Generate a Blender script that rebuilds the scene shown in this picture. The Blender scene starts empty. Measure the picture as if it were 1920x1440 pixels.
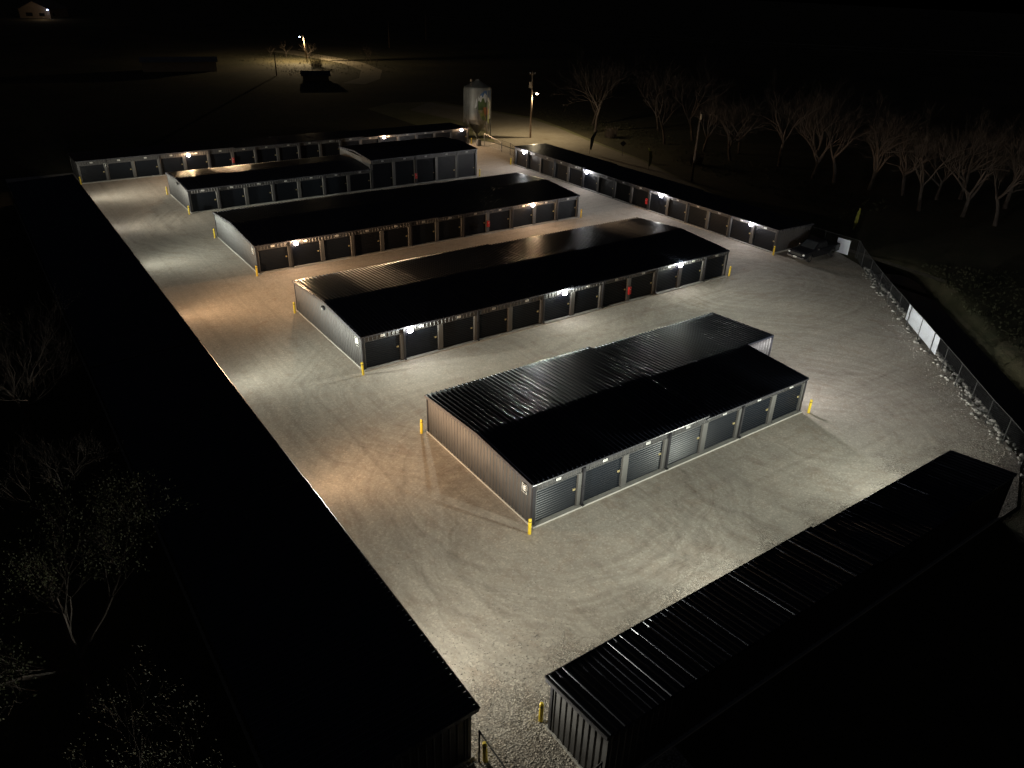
import bpy, math, random
from mathutils import Vector, Matrix

R = math.radians
scene = bpy.context.scene
COL = scene.collection

# ------------------------------------------------------------------ camera
cam_d = bpy.data.cameras.new("camera")
cam = bpy.data.objects.new("camera", cam_d)
COL.objects.link(cam)
_p, _r, _y = -0.4934, 0.0309, 0.9483
Fw = Vector((math.cos(_p)*math.cos(_y), math.cos(_p)*math.sin(_y), math.sin(_p)))
Rt = Vector((math.sin(_y), -math.cos(_y), 0))
Up = Rt.cross(Fw)
Rt, Up = Rt*math.cos(_r)+Up*math.sin(_r), -Rt*math.sin(_r)+Up*math.cos(_r)
cam.matrix_world = Matrix(((Rt.x, Up.x, -Fw.x, -18.6767), (Rt.y, Up.y, -Fw.y, -23.9642), (Rt.z, Up.z, -Fw.z, 24.4553), (0, 0, 0, 1)))
cam_d.sensor_fit = 'HORIZONTAL'
cam_d.sensor_width = 36.0
cam_d.lens = 1422.47/1920*36.0
cam_d.clip_start = 0.5
cam_d.clip_end = 3000
scene.camera = cam

# ------------------------------------------------------------------ world: night sky
world = bpy.data.worlds.new("World")
scene.world = world
world.use_nodes = True
wn = world.node_tree
bg = wn.nodes["Background"]
sky = wn.nodes.new("ShaderNodeTexSky")
sky.sky_type = 'NISHITA'
sky.sun_disc = False
sky.sun_elevation = R(-3.5)
sky.sun_rotation = R(200)
wn.links.new(sky.outputs[0], bg.inputs[0])
bg.inputs[1].default_value = 0.15

scene.view_settings.view_transform = 'Standard'
scene.view_settings.look = 'None'
scene.view_settings.exposure = 0.0
scene.view_settings.gamma = 1.0
scene.render.engine = 'CYCLES'
cy = scene.cycles
cy.use_denoising = True
cy.max_bounces = 6
cy.diffuse_bounces = 3
cy.glossy_bounces = 3
cy.transparent_max_bounces = 16
cy.sample_clamp_indirect = 2.0
cy.caustics_reflective = False
cy.caustics_refractive = False
try:
    cy.use_light_tree = True
except Exception:
    pass

# ------------------------------------------------------------------ helpers
def tag(o, label=None, cat=None, group=None, kind=None):
    if label: o['label'] = label
    if cat: o['category'] = cat
    if group: o['group'] = group
    if kind: o['kind'] = kind
    return o

def empty(name, loc, rz=0.0, **k):
    o = bpy.data.objects.new(name, None)
    COL.objects.link(o)
    o.location = loc
    o.rotation_euler = (0, 0, rz)
    o.empty_display_size = 0.3
    return tag(o, **k)

class MB:
    def __init__(s):
        s.v = []; s.f = []; s.m = []; s.mi = 0
    def face(s, pts):
        n = len(s.v); s.v += [tuple(p) for p in pts]; s.f.append(tuple(range(n, n+len(pts)))); s.m.append(s.mi)
    def box(s, x0, x1, y0, y1, z0, z1):
        n = len(s.v)
        s.v += [(x0,y0,z0),(x1,y0,z0),(x1,y1,z0),(x0,y1,z0),(x0,y0,z1),(x1,y0,z1),(x1,y1,z1),(x0,y1,z1)]
        for q in ((0,3,2,1),(4,5,6,7),(0,1,5,4),(1,2,6,5),(2,3,7,6),(3,0,4,7)):
            s.f.append(tuple(n+i for i in q)); s.m.append(s.mi)
    def bev(s, x0, x1, y0, y1, z0, z1, b):
        # box with chamfered vertical edges and top
        def ring(z, i):
            a0, a1, b0, b1 = x0+i, x1-i, y0+i, y1-i
            return [(a0+b,b0,z),(a1-b,b0,z),(a1,b0+b,z),(a1,b1-b,z),(a1-b,b1,z),(a0+b,b1,z),(a0,b1-b,z),(a0,b0+b,z)]
        s.loft([ring(z0+b,0) if False else ring(z0,0), ring(z1-b,0), ring(z1,b)])
    def loft(s, rings, cap=True):
        n = len(s.v); k = len(rings[0])
        for r in rings: s.v += [tuple(p) for p in r]
        for i in range(len(rings)-1):
            for j in range(k):
                a = n+i*k+j; b = n+i*k+(j+1)%k
                s.f.append((a, b, b+k, a+k)); s.m.append(s.mi)
        if cap:
            s.f.append(tuple(n+j for j in reversed(range(k)))); s.m.append(s.mi)
            e = n+(len(rings)-1)*k
            s.f.append(tuple(e+j for j in range(k))); s.m.append(s.mi)
    def tube(s, pts, rad, k=8, cap=True):
        rings = []
        for i, p in enumerate(pts):
            p = Vector(p)
            d = (Vector(pts[min(i+1, len(pts)-1)])-Vector(pts[max(i-1, 0)])).normalized()
            a = d.orthogonal().normalized() if abs(d.z) > .95 else d.cross(Vector((0,0,1))).normalized()
            b = d.cross(a)
            r = rad[i] if isinstance(rad, (list, tuple)) else rad
            rings.append([p+a*r*math.cos(2*math.pi*j/k)+b*r*math.sin(2*math.pi*j/k) for j in range(k)])
        s.loft(rings, cap)
    def build(s, name, mats, parent=None, smooth=False, loc=None):
        me = bpy.data.meshes.new(name)
        me.from_pydata(s.v, [], s.f)
        if not isinstance(mats, (list, tuple)): mats = [mats]
        for m in mats: me.materials.append(m)
        if len(mats) > 1: me.polygons.foreach_set("material_index", s.m)
        if smooth: me.polygons.foreach_set("use_smooth", [True]*len(s.f))
        me.update()
        o = bpy.data.objects.new(name, me)
        COL.objects.link(o)
        if parent: o.parent = parent
        if loc: o.location = loc
        return o

def link_copy(src, parent, loc, rz=0.0):
    o = src.copy(); COL.objects.link(o); o.parent = parent; o.location = loc; o.rotation_euler = (0,0,rz)
    return o

# ------------------------------------------------------------------ materials
def new_mat(name):
    m = bpy.data.materials.new(name); m.use_nodes = True
    nt = m.node_tree; b = nt.nodes["Principled BSDF"]
    return m, nt, b

def N(nt, t, **k):
    n = nt.nodes.new(t)
    for a, v in k.items(): setattr(n, a, v)
    return n

def noise(nt, scale, detail=4, rough=.55, vec=None, dist=0.0):
    n = N(nt, "ShaderNodeTexNoise"); n.inputs["Scale"].default_value = scale; n.inputs["Detail"].default_value = detail
    n.inputs["Roughness"].default_value = rough; n.inputs["Distortion"].default_value = dist
    if vec: nt.links.new(vec, n.inputs["Vector"])
    return n.outputs["Fac"]

def ramp(nt, fac, stops):
    r = N(nt, "ShaderNodeValToRGB"); e = r.color_ramp.elements
    while len(e) < len(stops): e.new(.5)
    for i, (p, c) in enumerate(stops):
        e[i].position = p; e[i].color = (c, c, c, 1) if isinstance(c, (int, float)) else (*c, 1)
    nt.links.new(fac, r.inputs[0]); return r.outputs[0]

def mix(nt, fac, a, b, mode='MIX'):
    m = N(nt, "ShaderNodeMix", data_type='RGBA', blend_type=mode)
    for s, v in ((0, fac), (6, a), (7, b)):
        if isinstance(v, (int, float)): m.inputs[s].default_value = v if s == 0 else (v, v, v, 1)
        elif isinstance(v, tuple): m.inputs[s].default_value = (*v, 1)
        else: nt.links.new(v, m.inputs[s])
    return m.outputs[2]

def mth(nt, op, a, b=None, c=None):
    m = N(nt, "ShaderNodeMath", operation=op)
    for i, v in enumerate((a, b, c)):
        if v is None: continue
        if isinstance(v, (int, float)): m.inputs[i].default_value = v
        else: nt.links.new(v, m.inputs[i])
    return m.outputs[0]

def objco(nt):
    return N(nt, "ShaderNodeTexCoord").outputs["Object"]

def geopos(nt):
    return N(nt, "ShaderNodeNewGeometry").outputs["Position"]

def bump(nt, b, h, strength, dist=.02):
    n = N(nt, "ShaderNodeBump"); n.inputs["Strength"].default_value = strength; n.inputs["Distance"].default_value = dist
    nt.links.new(h, n.inputs["Height"]); nt.links.new(n.outputs[0], b.inputs["Normal"])

def paint(name, col, rough=.5, metal=0.0, var=.15, scale=1.2, bmp=0.0, streak=0.0):
    m, nt, b = new_mat(name)
    v = geopos(nt)
    f = noise(nt, scale, 5, .6, v)
    c2 = tuple(x*(1-var) for x in col); c3 = tuple(min(1, x*(1+var)) for x in col)
    c = ramp(nt, f, [(.3, c2), (.7, c3)])
    if streak:
        mp = N(nt, "ShaderNodeMapping"); mp.inputs["Scale"].default_value = (6, 6, .35); nt.links.new(v, mp.inputs[0])
        sf = ramp(nt, noise(nt, 1.0, 4, .6, mp.outputs[0]), [(.35, 1-streak), (.62, 1.0)])
        c = mix(nt, 1.0, c, sf, 'MULTIPLY')
    nt.links.new(c, b.inputs["Base Color"])
    b.inputs["Metallic"].default_value = metal
    rv = .02 if name in ('roof_black_metal', 'door_black_steel') else .08
    rr = ramp(nt, noise(nt, scale*2.3, 3, .5, v), [(.3, max(.05, rough-rv)), (.7, min(1, rough+rv))])
    nt.links.new(rr, b.inputs["Roughness"])
    if bmp: bump(nt, b, noise(nt, 30, 3, .6, v), bmp, .01)
    return m

def emis(name, col, s):
    m, nt, b = new_mat(name)
    b.inputs["Base Color"].default_value = (.8, .8, .8, 1)
    b.inputs["Emission Color"].default_value = (*col, 1)
    b.inputs["Emission Strength"].default_value = s
    return m

M = {}
M['roof'] = paint("roof_black_metal", (.011, .0125, .020), .355, 0.0, .10, .8)
M['wall'] = paint("wall_charcoal_metal", (.030, .029, .030), .52, 0.0, .06, .7, streak=.12)
M['door'] = paint("door_black_steel", (.007, .0085, .0115), .32, 0.0, .04, .3)
M['door'].node_tree.nodes['Principled BSDF'].inputs['Specular IOR Level'].default_value = .17
M['trim'] = paint("trim_grey_metal", (.062, .060, .058), .45, 0.0, .08, .9)
M['black'] = paint("black_trim_metal", (.012, .012, .015), .35, 0.0, .2, 1.5)
_b = M['roof'].node_tree.nodes["Principled BSDF"]; _b.inputs["Specular IOR Level"].default_value = .9; _b.inputs["Specular Tint"].default_value = (.80, .88, 1.0, 1)
M['gutter'] = paint("gutter_dark_metal", (.045, .045, .052), .28, 0.0, .15, 1.5)
M['concrete'] = paint("concrete", (.32, .31, .29), .85, 0, .14, 1.6, .3)
M['yellow'] = paint("yellow_paint", (.50, .36, .02), .5, 0, .12, 5)
M['red'] = paint("red_paint", (.34, .015, .015), .35, 0, .1, 4)
M['white'] = paint("white_plate", (.50, .50, .48), .5, 0, .05, 8)
M['grey'] = paint("grey_mark", (.12, .12, .13), .5)
M['brass'] = paint("brass_latch", (.36, .30, .16), .4, .4, .1, 9)
M['fence'] = paint("fence_black", (.007, .007, .007), .8)
M['mesh'] = paint("fence_wire", (.028, .028, .030), .8)
M['galv'] = paint("galvanised_steel", (.21, .21, .20), .42, .35, .2, .8, streak=.25)
M['banner'] = paint("banner_white", (.50, .52, .58), .7, 0, .04, 2)
M['wood'] = paint("pole_wood", (.22, .16, .11), .85, 0, .25, 3, .4, streak=.3)
M['bark'] = paint("bark_pale", (.060, .046, .038), .9, 0, .3, 2, .5)
M['barkd'] = paint("bark_dark", (.08, .062, .05), .9, 0, .3, 2, .5)
M['tyre'] = paint("tyre_rubber", (.02, .02, .02), .8)
M['carpaint'] = paint("car_black_paint", (.012, .012, .015), .15, 0, .1, 2)
M['glass'] = paint("dark_glass", (.02, .022, .025), .06)
M['chrome'] = paint("chrome", (.6, .6, .62), .15, 1.0, .05)
M['lampglass'] = paint("headlamp_glass", (.7, .7, .72), .12)
M['flag_dark'] = paint("flag_dark_cloth", (.012, .022, .022), .8)
M['flag_yellow'] = paint("flag_yellow_cloth", (.17, .16, .02), .8, 0, .15, 1)
M['shingle'] = paint("roof_shingle", (.16, .13, .11), .9, 0, .25, 1.5)
M['siding'] = paint("pale_siding", (.30, .235, .165), .8, 0, .12, 1.0)
M['lens_cool'] = emis("lamp_lens_cool", (.93, .90, 1.0), 48)
M['lens_warm'] = emis("lamp_lens_warm", (1.0, .80, .70), 48)
M['lens_blue'] = emis("lamp_lens_blue", (.55, .65, 1.0), 60)
M['lens_house'] = emis("lamp_lens_house", (.5, .62, 1.0), 7)
M['lens_street'] = emis("lamp_lens_street", (1.0, .76, .50), 40)

def leaf_mat(name, a, b_):
    m, nt, b = new_mat(name)
    f = noise(nt, .9, 4, .6, geopos(nt))
    nt.links.new(ramp(nt, f, [(.3, a), (.7, b_)]), b.inputs["Base Color"])
    b.inputs["Roughness"].default_value = .7
    return m
M['leaf'] = leaf_mat("leaf_olive", (.05, .058, .02), (.10, .105, .04))
M['drygrass'] = leaf_mat("dry_grass", (.028, .03, .013), (.06, .058, .026))

# --- ground materials
def grass_ground():
    m, nt, b = new_mat("dark_grass_ground")
    v = geopos(nt)
    big = noise(nt, .05, 4, .6, v); mid = noise(nt, .8, 6, .65, v); fine = noise(nt, 9, 5, .7, v)
    c = mix(nt, ramp(nt, big, [(.38, 0.), (.62, 1.)]), (.032, .036, .013), (.085, .072, .03))
    c = mix(nt, ramp(nt, mid, [(.45, 0.), (.7, .8)]), c, (.10, .08, .045))
    c = mix(nt, 1.0, c, ramp(nt, fine, [(.25, .45), (.7, 1.25)]), 'MULTIPLY')
    nt.links.new(c, b.inputs["Base Color"]); b.inputs["Roughness"].default_value = .95
    bump(nt, b, fine, .8, .12)
    return m
M['grass'] = grass_ground()

def radial(nt, v, cx, cy_, r0, r1, freq, seed, amp):
    """tyre-turn arcs: dark concentric scuffs between radii r0..r1 about a turning centre"""
    sp = N(nt, "ShaderNodeSeparateXYZ"); nt.links.new(v, sp.inputs[0])
    dx = mth(nt, 'SUBTRACT', sp.outputs[0], cx); dy = mth(nt, 'SUBTRACT', sp.outputs[1], cy_)
    r = mth(nt, 'SQRT', mth(nt, 'ADD', mth(nt, 'MULTIPLY', dx, dx), mth(nt, 'MULTIPLY', dy, dy)))
    an = mth(nt, 'ARCTAN2', dy, dx)
    wob = mth(nt, 'MULTIPLY', noise(nt, .35, 2, .5, v), 1.6)
    cmb = N(nt, "ShaderNodeCombineXYZ")
    nt.links.new(mth(nt, 'MULTIPLY', mth(nt, 'ADD', r, wob), freq), cmb.inputs[0])
    nt.links.new(mth(nt, 'MULTIPLY', an, .9), cmb.inputs[1]); cmb.inputs[2].default_value = seed
    s = ramp(nt, noise(nt, 1.0, 5, .62, cmb.outputs[0]), [(.40, 1.0), (.66, 0.0)])
    up = N(nt, "ShaderNodeMapRange"); up.interpolation_type = 'SMOOTHSTEP'
    nt.links.new(r, up.inputs[0]); up.inputs[1].default_value = r0-1; up.inputs[2].default_value = r0+1.5
    dn = N(nt, "ShaderNodeMapRange"); dn.interpolation_type = 'SMOOTHSTEP'
    nt.links.new(r, dn.inputs[0]); dn.inputs[1].default_value = r1-3; dn.inputs[2].default_value = r1+2
    dn.inputs[3].default_value = 1; dn.inputs[4].default_value = 0
    w = mth(nt, 'MULTIPLY', up.outputs[0], dn.outputs[0])
    inv = mth(nt, 'SUBTRACT', 1.0, s)
    return mth(nt, 'MULTIPLY', mth(nt, 'MULTIPLY', inv, w), amp*1.0)

def gravel(name, a, b_, brown, marks=True, coarse=None):
    m, nt, b = new_mat(name)
    v = geopos(nt)
    big = noise(nt, .13, 5, .6, v); mid = noise(nt, 1.1, 6, .62, v, .6); fine = noise(nt, 14, 6, .75, v)
    c = mix(nt, ramp(nt, big, [(.35, 0.), (.65, 1.)]), a, b_)
    c = mix(nt, ramp(nt, mid, [(.50, 0.), (.75, .45)]), c, brown)
    patch = ramp(nt, noise(nt, .32, 5, .7, v, 1.2), [(.56, 0.), (.72, .55)])
    c = mix(nt, patch, c, brown)
    c = mix(nt, 1.0, c, ramp(nt, fine, [(.28, .89), (.7, 1.08)]), 'MULTIPLY')
    vo = N(nt, "ShaderNodeTexVoronoi"); vo.inputs["Scale"].default_value = 11; nt.links.new(v, vo.inputs["Vector"])
    sep = N(nt, "ShaderNodeSeparateColor"); nt.links.new(vo.outputs["Color"], sep.inputs[0])
    peb = ramp(nt, sep.outputs[0], [(.0, .88), (.8, 1.03), (1.0, 1.22)])
    vd = N(nt, "ShaderNodeTexVoronoi"); vd.inputs["Scale"].default_value = 2.1; nt.links.new(v, vd.inputs["Vector"])
    spot = ramp(nt, vd.outputs["Distance"], [(.035, .35), (.075, 1.0)])
    # loose stone: strongest where cars seldom drive (south entrance and fence side)
    sp = N(nt, "ShaderNodeSeparateXYZ"); nt.links.new(v, sp.inputs[0])
    e1 = mth(nt, 'SUBTRACT', -2.2, mth(nt, 'ADD', sp.outputs[1], mth(nt, 'MULTIPLY', noise(nt, .5, 3, .5, v), 8)))
    e1 = mth(nt, 'MULTIPLY', e1, .35)
    e2 = mth(nt, 'ADD', mth(nt, 'MULTIPLY', mth(nt, 'SUBTRACT', mth(nt, 'SUBTRACT', sp.outputs[0], sp.outputs[1]), 31.5), .12), 0)
    loose = mth(nt, 'MAXIMUM', e1, e2); loose.node.use_clamp = True
    vg = N(nt, "ShaderNodeTexVoronoi"); vg.inputs["Scale"].default_value = 13; vg.inputs["Randomness"].default_value = 1; nt.links.new(v, vg.inputs["Vector"])
    sg = N(nt, "ShaderNodeSeparateColor"); nt.links.new(vg.outputs["Color"], sg.inputs[0])
    stone = mix(nt, 1.0, ramp(nt, sg.outputs[1], [(0, .8), (.5, 1.1), (1, 1.6)]), ramp(nt, vg.outputs["Distance"], [(.0, 1.25), (.7, .35)]), 'MULTIPLY')
    c = mix(nt, 1.0, c, peb, 'MULTIPLY')
    c = mix(nt, 1.0, c, spot, 'MULTIPLY')
    c = mix(nt, loose, c, mix(nt, 1.0, c, stone, 'MULTIPLY'))
    if marks:
        tot = radial(nt, v, 3.0, 3.5, 6.5, 13, 2.6, 1.0, .34)
        for q in ((22.0, -1.5, 3.5, 20, 2.2, 5.0, .30), (4.5, 15.5, 4.5, 13, 2.8, 9.0, .28), (5.0, 60, 6, 15, 2.4, 13.0, .34), (38.5, 18.5, 3.0, 13, 2.3, 17.0, .34), (33, 8, 6, 16, 2.1, 23.0, .26), (1.0, -2.0, 4, 11, 3.0, 31.0, .30)):
            tot = mth(nt, 'ADD', tot, radial(nt, v, *q))
        # straight wheel lanes running along the yard
        mp = N(nt, "ShaderNodeMapping"); mp.inputs["Scale"].default_value = (1.5, .05, 1); nt.links.new(v, mp.inputs[0])
        la = ramp(nt, noise(nt, 1.0, 5, .65, mp.outputs[0], .4), [(.46, 0.), (.72, .30)])
        mp2 = N(nt, "ShaderNodeMapping"); mp2.inputs["Scale"].default_value = (.05, 1.6, 1); nt.links.new(v, mp2.inputs[0])
        lb = ramp(nt, noise(nt, 1.0, 5, .65, mp2.outputs[0], .4), [(.48, 0.), (.74, .26)])
        sel = mth(nt, 'MULTIPLY', mth(nt, 'SUBTRACT', sp.outputs[0], 0.5), .5); sel.node.use_clamp = True
        tot = mth(nt, 'ADD', tot, mix(nt, sel, la, lb))
        tot.node.use_clamp = True
        br = noise(nt, .6, 4, .7, v)
        c = mix(nt, tot, c, mix(nt, ramp(nt, br, [(.4, 0.), (.65, 1.)]), tuple(x*.45 for x in a), tuple(x*.42 for x in brown)))
    nt.links.new(c, b.inputs["Base Color"])
    b.inputs["Roughness"].default_value = .95
    try: b.inputs["Specular IOR Level"].default_value = .25
    except Exception: pass
    h = mth(nt, 'ADD', mth(nt, 'MULTIPLY', fine, .5), mth(nt, 'MULTIPLY', mid, .8))
    h = mth(nt, 'ADD', h, mth(nt, 'MULTIPLY', mth(nt, 'MULTIPLY', mth(nt, 'SUBTRACT', 1.0, vg.outputs["Distance"]), loose), 1.6))
    bump(nt, b, h, .55, .045)
    return m
M['gravel'] = gravel("yard_gravel", (.54, .485, .42), (.46, .42, .37), (.36, .275, .21))
M['road'] = gravel("road_gravel", (.36, .32, .25), (.29, .255, .19), (.22, .17, .11), marks=False)
M['verge'] = gravel("verge_gravel", (.26, .24, .14), (.19, .19, .09), (.17, .12, .07), marks=False)

def water_mat():
    m, nt, b = new_mat("dark_water")
    b.inputs["Base Color"].default_value = (.004, .005, .005, 1); b.inputs["Roughness"].default_value = .08
    bump(nt, b, noise(nt, 3, 3, .5, geopos(nt)), .15, .02)
    return m
M['water'] = water_mat()

# ------------------------------------------------------------------ ground
FA, FD = Vector((48.77, 12.11)), (Vector((29.01, -9.32))-Vector((48.77, 12.11))).normalized()
FN = Vector((-FD.y, FD.x))          # outward (away from the yard)
if FN.dot(Vector((1, -1))) < 0: FN = -FN
def ditch_d(x, y):
    d = (Vector((x, y))-FA)
    s = d.dot(FD); n = d.dot(FN)
    return s, n
def ss(a, b, x):
    t = max(0, min(1, (x-a)/(b-a))); return t*t*(3-2*t)
def ground_h(x, y):
    s, n = ditch_d(x, y)
    w = ss(-8, -3, s)*(1-ss(48, 60, s))
    h = -1.5*w*ss(.5, 2.2, n)*(1-ss(4.2, 7.0, n))
    far = max(0, ss(95, 300, math.hypot(x-15, y-35)))
    return -.03 + h + far*1.5*math.sin(x*.012+1)*math.sin(y*.015)*0.0
def axis(a, b, f0, f1, step):
    r = []; x = a
    while x < b:
        r.append(x)
        x += step if f0 <= x < f1 else max(step, min(60, .28*min(abs(x-f0), abs(x-f1))+step))
    r.append(b); return r
xs = axis(-700, 1100, 12, 68, .8); ys = axis(-300, 1500, -32, 26, .8)
g = MB()
g.v = [(x, y, ground_h(x, y)) for y in ys for x in xs]
nx = len(xs)
g.f = [(j*nx+i, j*nx+i+1, (j+1)*nx+i+1, (j+1)*nx+i) for j in range(len(ys)-1) for i in range(nx-1)]
g.m = [0]*len(g.f)
tag(g.build("ground", M['grass'], smooth=True), "dark grassy ground around the storage yard", "ground", kind='structure')

def sheet(name, pts, z, mat, label, cat):
    b = MB(); b.face([(x, y, z) for x, y in pts])
    return tag(b.build(name, mat), label, cat, kind='structure')
fl = lambda s, n: tuple(FA+FD*s+FN*n)
sheet("yard_gravel", [(-15.5, -22), (-3.5, -22), (-3.0, -12.9), (23, -12.9), fl(31, .25), fl(20, .3), fl(10, .35), fl(0, .35), (51.6, 15.2), (53.6, 19.5), (53.6, 24.5), (53.2, 69.5),
      (53.4, 84.5), (49.5, 92), (-9, 92), (-15.5, 92)], 0.0, M['gravel'], "pale compacted gravel yard between the storage buildings", "yard")
sheet("road", [(57.0, 120), (66, 128), (73.5, 101), (72.0, 90), (69.3, 79), (66.2, 62), (62.4, 50), (59.6, 40), (57.2, 30), (55.5, 20), (55, 8), (54.2, 8), (54.6, 20), (55, 30), (55.6, 40), (57, 49), (59, 62), (59.5, 70), (57.5, 74.5), (53.8, 75), (53.8, 84), (58, 92), (60, 100)],
      -.008, M['road'], "gravel road passing behind the right hand storage row", "road")
sheet("verge", [(53.7, 26), (56, 40), (58, 55), (60, 72), (54, 76), (54, 84), (50, 92), (50, 125), (58, 130), (68, 128), (75, 101), (73, 90), (70, 78), (66.8, 62), (62.8, 50), (60, 40), (56.5, 26)],
      -.016, M['verge'], "thin grass and gravel verge beside the road", "verge")
sheet("far_lane", [(73, 250), (82, 250), (86, 222), (87, 205), (83.5, 186), (74, 168), (66, 160), (62, 164), (70, 172), (78, 188), (80.5, 205), (79, 222)], -.012, M['road'], "distant gravel lane under the far pole lamp", "lane")
wb = MB(); wb.face([(*fl(-9, 0.6), -.95), (*fl(62, 0.6), -.95), (*fl(62, 7.5), -.95), (*fl(-9, 7.5), -.95)])
tag(wb.build("ditch_water", M['water']), "black water standing in the ditch behind the fence", "water", kind='structure')

# ------------------------------------------------------------------ lamps
def lamp_data(name, col, power, out, reach=1.0, soft=.10, nad=.6, sharp=1.2, base=.20):
    """a wall pack's light: full cut-off, thrown forward along `out` and spread sideways less"""
    L = bpy.data.lights.new(name, 'POINT')
    L.color = col; L.energy = power; L.shadow_soft_size = soft
    L.use_nodes = True
    nt = L.node_tree; em = nt.nodes.get("Emission")
    ge = N(nt, "ShaderNodeNewGeometry")
    def dot(vec):
        d = N(nt, "ShaderNodeVectorMath", operation='DOT_PRODUCT'); nt.links.new(ge.outputs["Incoming"], d.inputs[0]); d.inputs[1].default_value = vec
        return d.outputs["Value"]
    c = mth(nt, 'MAXIMUM', dot((0, 0, -1)), 0.0)
    a = mth(nt, 'MAXIMUM', dot(out), 0.0)
    sn = mth(nt, 'SQRT', mth(nt, 'MAXIMUM', mth(nt, 'SUBTRACT', 1.0, mth(nt, 'MULTIPLY', c, c)), 0.0004))
    cp = mth(nt, 'MINIMUM', mth(nt, 'DIVIDE', a, sn), 1.0)
    az = mth(nt, 'MULTIPLY_ADD', mth(nt, 'POWER', cp, sharp), 1.0-base, base)
    gz = mth(nt, 'ADD', mth(nt, 'MULTIPLY', c, nad), mth(nt, 'MULTIPLY', mth(nt, 'SUBTRACT', 1.0, c), az))
    I = mth(nt, 'DIVIDE', 1.0, mth(nt, 'ADD', mth(nt, 'MULTIPLY', c, c), .030/reach))
    craw = mth(nt, 'MULTIPLY_ADD', dot((0, 0, -1)), .5, .5)
    cut = ramp(nt, craw, [(.26, 0.), (.44, .16), (.497, .95), (.56, 1.)])
    tot = mth(nt, 'MULTIPLY', mth(nt, 'MULTIPLY', I, gz), cut)
    nt.links.new(tot, em.inputs["Strength"])
    return L

COOL = (.96, 1.0, .86); NEUT = (1.0, .965, .80); WARM = (1.0, .64, .35); WHITE = (1.0, .97, .93)
hb = MB(); hb.loft([[(-.19, 0, -.12), (.19, 0, -.12), (.19, 0, .13), (-.19, 0, .13)], [(-.19, -.10, -.12), (.19, -.10, -.12), (.19, -.12, .13), (-.19, -.12, .13)], [(-.15, -.13, -.10), (.15, -.13, -.10), (.15, -.16, .10), (-.15, -.16, .10)]])
HOUSING = hb
_lights = {}
def wall_lamp(parent, x, z, col, power, out, lens, lit=True, reach=1.0, slim=False):
    """housing at the wall face (local y = 0), facing local -y"""
    key = ('housing',)
    if key not in _lights:
        o = HOUSING.build("wall_lamp", M['black'], parent); _lights[key] = o
    else:
        o = link_copy(_lights[key], parent, (0, 0, 0))
    o.location = (x, -.02, z)
    o['label'] = 'lit wall lamp' if lit else 'unlit wall lamp'
    lb = MB()
    if slim: lb.bev(-.13, .13, -.19, -.135, -.12, .02, .02)
    elif not lit: lb.bev(-.09, .09, -.175, -.135, -.10, .02, .02)
    else:
        rg_ = []
        for q in range(9):
            a_ = -1.45+2.9*q/8; rr_ = .22*math.cos(a_)
            rg_.append([(rr_*math.cos(t*math.pi/6), -.20+rr_*.75*math.sin(t*math.pi/6), -.03+.19*math.sin(a_)) for t in range(12)])
        lb.loft(rg_)
    le = lb.build("lamp_lens", M[lens] if lit else M['galv'], o)
    if lit:
        kw = dict(nad=.20, sharp=4.2, base=.04) if reach > 1.45 else {}
        k = (tuple(col), round(power), tuple(out), reach)
        if k not in _lights: _lights[k] = lamp_data("lamp_light", col, power, out, reach, **kw)
        lo = bpy.data.objects.new("lamp_light", _lights[k]); COL.objects.link(lo); lo.parent = o; lo.location = (0, -.24 if slim else -.37, -.20 if slim else .12)
    return o

# ------------------------------------------------------------------ storage buildings
rng = random.Random(5)

def ribbed(mb, p0, du, dv, L, H, n, spacing=.305, h=.030, w0=.085, w1=.035, start=.15, jit=0, round_=False):
    """sheet spanned by du*L and dv*H at p0 with trapezoid ribs running along dv; H may be a list of (t, offset along n)"""
    prof = [(0, 0)]
    x = start
    while x < L-.08:
        hh = h*(1+jit*(rng.random()-.5))
        prof += [(x-w0/2, 0), (x-w0*.44, hh*.42), (x-w0*.30, hh*.78), (x-w0*.12, hh*.97), (x+w0*.12, hh*.97), (x+w0*.30, hh*.78), (x+w0*.44, hh*.42), (x+w0/2, 0)] if round_ else [(x-w0/2, 0), (x-w1/2, hh), (x+w1/2, hh), (x+w0/2, 0)]
        x += spacing
    prof.append((L, 0))
    st = H if isinstance(H, list) else [(0, 0), (H, 0)]
    b = len(mb.v); k = len(prof)
    for t, off in st:
        for a, q in prof:
            mb.v.append(tuple(p0+du*a+dv*t+n*(q+off)))
    for j in range(len(st)-1):
        for i in range(k-1):
            mb.f.append((b+j*k+i, b+j*k+i+1, b+(j+1)*k+i+1, b+(j+1)*k+i)); mb.m.append(mb.mi)

X, Y, Z = Vector((1, 0, 0)), Vector((0, 1, 0)), Vector((0, 0, 1))

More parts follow.
